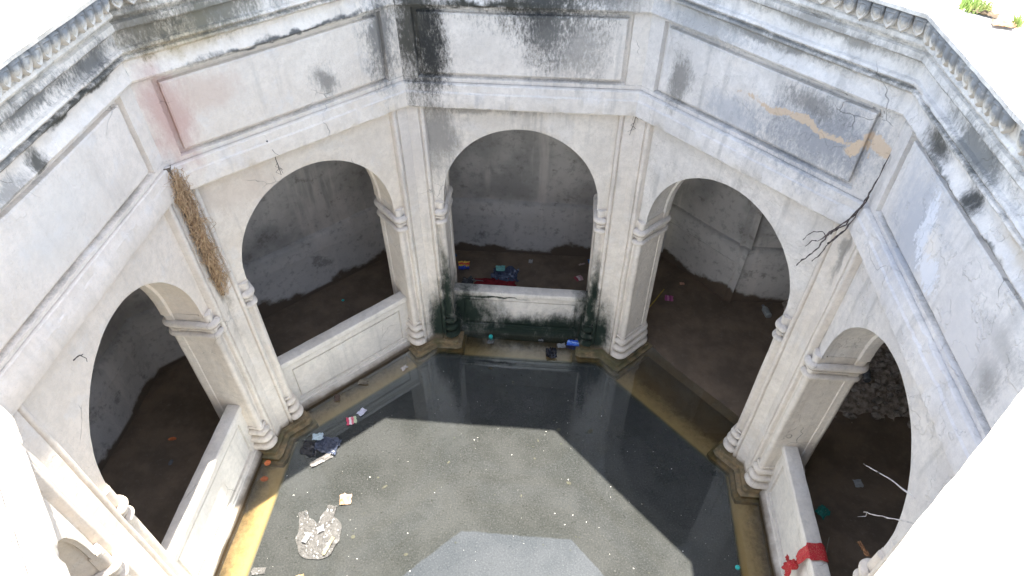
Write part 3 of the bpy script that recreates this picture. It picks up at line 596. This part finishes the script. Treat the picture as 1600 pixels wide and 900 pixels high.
for i, (p, s, lb) in enumerate((((-2.28, 2.30), .09, 'pale leafy scum patch near the middle of the left centre ledge'), ((-1.72, 2.62), .07, 'whitish leaf near the right end of the left centre ledge'), ((-2.60, 1.98), .08, 'brown wrinkled leaf near the left end of the left centre ledge'))):
    pk(lb, p, s*1.6, s, simple('wet_leaf_%s' % 'abc'[i], [(.22, .19, .14), (.6, .55, .5), (.12, .08, .06)][i], .6), 50*i, 40+i, 'leaf', 'leaf', .02)
# central gallery
pk('yellow red and blue printed box at the left of the central gallery', (-1.11, 4.93, .05), .20, .22, bands('printed_box', [(.03, .06, .35), (.02, .08, .5), (.75, .5, .05), (.65, .08, .05), (.8, .5, .08)], 1, .22), 5, 50, 'snack_box', 'packet', .05)
lit('grey_bag', 'greyish green crumpled bag leaning by the left jamb in the central gallery', 'plastic bag', (-1.33, 4.62), cr(.25, .45, .14, 51, 14), plasticm('grey_green', (.10, .12, .10)), 5)
lit('grey_bag', 'dark grey bag in front of the printed box in the central gallery', 'plastic bag', (-1.0, 4.52), cr(.20, .30, .12, 52, 14), plasticm('dark_grey', (.09, .09, .09)), -10)
lit('red_cloth', 'dark red cloth lying behind the mossy parapet', 'cloth', (-.50, 4.50), cr(.72, .38, .05, 53, 20), simple('red_cloth', (.20, .015, .02), .9), 0)
lit('navy_bag', 'dark navy bag behind the red cloth in the central gallery', 'plastic bag', (-.36, 4.80), cr(.46, .32, .10, 54, 18), navym, 0)
pk('mint green packet on the navy bag in the central gallery', (-.45, 4.86, .10), .16, .14, plasticm('mint', (.20, .50, .45)), 5, 55)
pk('blue wrapper at the back left of the central gallery', (-1.36, 5.25), .13, .08, plasticm('dull_blue', (.06, .13, .25)), 0, 56, 'wrapper', 'wrapper')
pk('blue wrapper at the right of the central gallery beside the pillar', (1.16, 5.30), .14, .12, plasticm('mid_blue', (.12, .25, .55)), 20, 57, 'wrapper', 'wrapper')
pk('white paper scrap in the middle of the central gallery floor', (.06, 5.20), .07, .10, simple('grey_paper', (.45, .43, .40), .7), 0, 58, 'paper_scrap', 'paper')
pk('pink and white wrapper at the right of the central gallery', (.93, 4.83), .14, .13, bands('pink_white', [(.35, .05, .07), (.65, .55, .52), (.5, .3, .3)], 0, .14), 30, 59, 'wrapper', 'wrapper')
pk('pinkish scrap behind the pink and white wrapper', (.98, 5.20), .12, .04, simple('pink_scrap', (.45, .33, .30), .7), 25, 60, 'paper_scrap', 'paper')
lit('stick', 'short white stick on the red cloth behind the mossy parapet', 'stick', (-.82, 4.56, .07), cr(.20, .02, .005, 61, 6), whitem, -3)
# open arch, right of centre
bm = bmesh.new(); tube(bm, wob((0, 0, 0), (.33, .50, .05), 8, .01, 4), .011, .008, 6); o = lit('stick', 'yellow bamboo stick lying behind the right mossy pillar', 'stick', (2.06, 4.14, .01), bm, simple('yellow_cane', (.50, .36, .06), .5))
pk('square pink packet on the flooded floor of the open arch', (2.47, 4.47), .14, .13, bands('pink_packet', [(.45, .10, .28), (.62, .25, .45), (.35, .06, .2), (.5, .14, .3)], 0, .14), -5, 62)
pk('small orange white scrap beyond the pink packet', (2.72, 4.85), .08, .06, simple('apricot', (.6, .35, .25), .6), 0, 63, 'paper_scrap', 'paper')
def bottle(lb, pos, L, r, rz, mat):
    b = bmesh.new(); pr = [(0, 0), (r*.8, .003), (r, .02), (r, L*.25), (r*.92, L*.3), (r, L*.36), (r, L*.62), (r*.9, L*.72), (r*.42, L*.86), (r*.36, L*.88), (r*.36, L*.97), (0, L*.975)]
    grid(b, [[(rr*math.cos(2*math.pi*i/16), z, rr*math.sin(2*math.pi*i/16)) for i in range(17)] for rr, z in pr])
    t = thing('bottle', lb, 'bottle', pos, R(rz)); obj('bottle_body', b, mat, t, 30); c = bmesh.new(); rr = r*.42
    grid(c, [[(a*math.cos(2*math.pi*i/12), z, a*math.sin(2*math.pi*i/12)) for i in range(13)] for a, z in ((0, L*1.03), (rr, L*1.03), (rr, L*.93), (rr*.8, L*.93))]); obj('cap', c, simple('cap_grey', (.3, .3, .32), .4), t, 30)
bottle('crushed grey plastic bottle on the floor below the wall corner in the open arch', (4.08, 4.18, .04), .26, .055, 12, plasticm('grey_bottle', (.33, .35, .34), .3)); bottle('dark glassy bottle standing up in the shade on the rubble heap', (5.15, 2.75, .30), .30, .055, -12, plasticm('dim_bottle', (.16, .17, .18), .2))
# right gallery
pk('silvery square wrapper floating in the right gallery', (4.69, 1.21), .12, .11, plasticm('silver_foil', (.45, .46, .46), .25), 5, 64, 'wrapper', 'wrapper', .01)
pk('dark teal packet floating in the right gallery nearest the scarf', (4.12, .76), .17, .14, plasticm('dark_teal', (.03, .22, .18)), 40, 65)
bm = bmesh.new(); tube(bm, wob((0, 0, 0), (.14, .32, .0), 6, .01, 9), .008, .005, 5); lit('stick', 'thin pale stick floating behind the parapet with the red scarf', 'stick', (3.98, .10, .012), bm, simple('pale_stick', (.38, .34, .28), .7))
lit('leaf', 'curled brown dry leaf caught by the jamb of the right arch', 'leaf', (3.9, -.28, 1.2), cr(.05, .16, .04, 66, 8), simple('dry_leaf', (.45, .22, .10), .7), 20)
for i, (x, y) in enumerate(((-3.4, 3.0), (-3.1, 3.3), (-2.9, 3.45), (-2.75, 3.5), (-2.6, 4.15), (-3.9, 3.05))):
    pass
bm = bmesh.new(); tube(bm, wob((0, 0, 0), (.17, -.05, .0), 4, .006, 2), .007, .005, 5); lit('stick', 'short white stick floating in the left centre gallery beside the pillar', 'stick', (-3.98, 2.83, .008), bm, whitem)

# red scarf tied round the right parapet
t = thing('red_scarf', 'bright red patterned scarf tied around the right parapet', 'scarf', W2((.30, A+.285, 1.07), 90), -R(90))
def scarf_m():
    g = G('red_scarf_cloth'); c = g.coord(); n = g.noise(c, 120, 2, .5); col = g.mix(g.ramp(n, .56, .62), (.42, .012, .022), (.50, .16, .10)); return g.done(col, .7, g.bump(g.noise(c, 40, 4, .6), .5, .006), .4)
SM = scarf_m(); bm = bmesh.new(); rows = []
hoop = [(-.115, -.30), (-.115, -.12), (-.108, -.02), (-.09, .012), (0, .018), (.06, .014), (.092, -.01), (.098, -.12), (.10, -.34)]
hoop = [tuple(Vector(hoop[i//3]).lerp(Vector(hoop[min(i//3+1, 8)]), (i % 3)/3)) for i in range(25)]
for i_, (y, z) in enumerate(hoop):
    i = i_/3
    x0 = .02-.12*(i/8)+.16*0; sk = -(z if i < 4 else 0)*-.12; row = []
    for j in range(11):
        a = j/10; wd = .15 if 3 <= i <= 6 else .085+.015*i; q_ = .018*abs(noise.noise(Vector((a*5, i*.8, 2))))+.008*abs(math.sin(a*11+i*.5)); row.append((-.02+sk+(a-.5)*wd*(1.25+.3*noise.noise(Vector((i*.7, 0, 0)))), y-(q_ if i < 4 else -q_ if i > 6.5 else 0), z+(q_ if 2.6 <= i <= 6.5 else 0)))
    rows.append(row)
grid(bm, rows); obj('band', bm, SM, t, 50)
b = bmesh.new(); bmesh.ops.create_icosphere(b, subdivisions=3, radius=.055)
for v in b.verts: v.co = v.co*(1+.35*noise.noise(v.co*40))
kn = obj('knot', b, SM, t, 50); kn.location = (-.03, -.15, -.36)
for i, (dx, dz, L) in enumerate(((-.09, -.06, .2), (-.05, -.24, .3), (.05, -.20, .26))):
    b = bmesh.new(); grid(b, [[(dx*q/8+(.03+.03*q/8)*(j/6-.5)*2, -.02*math.sin(j*1.6+q*.5)-.03, dz*q/8+.01*math.sin(j*2)) for j in range(7)] for q in range(9)])
    o = obj('loose_end', b, SM, t, 50); o.location = kn.location

# floating specks in the basin: nobody could count them
def specks(name, lb, n, s0, s1, mat, seed):
    rg = random.Random(seed); bm = bmesh.new()
    for i in range(n):
        while 1:
            x, y = rg.uniform(-3, 3), rg.uniform(-2.2, 3)
            if max(abs(x), abs(y), abs(x+y)/1.414, abs(x-y)/1.414) < 2.93: break
        s = rg.uniform(s0, s1)*rg.choice((.6, .8, 1, 1.5)); a = rg.uniform(0, 6.3); asp = rg.uniform(.3, .9); m_ = rg.randint(5, 7)
        bm.faces.new([bm.verts.new((x+s*(math.cos(q*2*math.pi/m_)*math.cos(a)-asp*math.sin(q*2*math.pi/m_)*math.sin(a))*(1+.2*rg.random()), y+s*(math.cos(q*2*math.pi/m_)*math.sin(a)+asp*math.sin(q*2*math.pi/m_)*math.cos(a)), .004+.0003*(i % 9))) for q in range(m_)])
    o = obj(name, bm, mat, None, 30, False); o['kind'] = 'stuff'; tag(o, lb, 'debris'); return o
specks('white_specks', 'tiny white bits floating all over the basin water', 240, .002, .0065, simple('speck_white', (.7, .7, .66), .6), 1)
specks('dark_specks', 'small dark leaf bits floating all over the basin water', 420, .004, .011, simple('speck_dark', (.05, .055, .04), .8), 2)
specks('large_leaf_bits', 'larger dark leaf bits floating in the sunlit part of the basin', 26, .02, .045, simple('speck_brown', (.07, .07, .05), .8), 3)

# grass and leaf on the terrace
def grass(lb, x, y, n, rad, seed):
    rg = random.Random(seed); bm = bmesh.new()
    for i in range(n):
        a = rg.uniform(0, 6.3); r_ = rad*rg.random()**.7; bx, by = r_*math.cos(a), r_*math.sin(a); h = rg.uniform(.03, .1); dx, dy = rg.uniform(-.05, .05), rg.uniform(-.05, .05); w_ = .005; pa = rg.uniform(0, 3.1); cx, cy = math.cos(pa)*w_, math.sin(pa)*w_
        v = [bm.verts.new(p) for p in ((bx-cx, by-cy, 0), (bx+cx, by+cy, 0), (bx+dx*.5+cx*.8, by+dy*.5+cy*.8, h*.6), (bx+dx*.5-cx*.8, by+dy*.5-cy*.8, h*.6), (bx+dx, by+dy, h))]
        bm.faces.new(v[:4]); bm.faces.new((v[3], v[2], v[4]))
    o = obj('grass_tuft', bm, simple('grass_blade', (.22, .34, .08), .7, (.35, .38, .15), 8), None, 60, False); o.location = (x, y, 6.165); return tag(o, lb, 'grass')
grass('green grass tuft on the sunlit terrace behind the upper right coping corner', 3.33, 1.37, 260, .10, 1); grass('sparser grass tuft at the top edge above the upper right coping corner', 3.2, 1.62, 120, .10, 2); grass('tiny grass sprout beside the dry leaf on the terrace', 3.50, 1.10, 40, .03, 3)
lit('leaf', 'curled dry brown leaf on the sunlit terrace at upper right', 'leaf', (3.40, 1.08, 6.17), cr(.14, .10, .03, 70, 8), simple('brown_leaf', (.40, .24, .12), .8), -20)
lit('earth_clod', 'dark clod of earth at the foot of the grass tuft on the terrace', 'earth', (3.36, 1.27, 6.165), cr(.16, .07, .03, 71, 10), simple('earth', (.16, .12, .08), .95), -40)
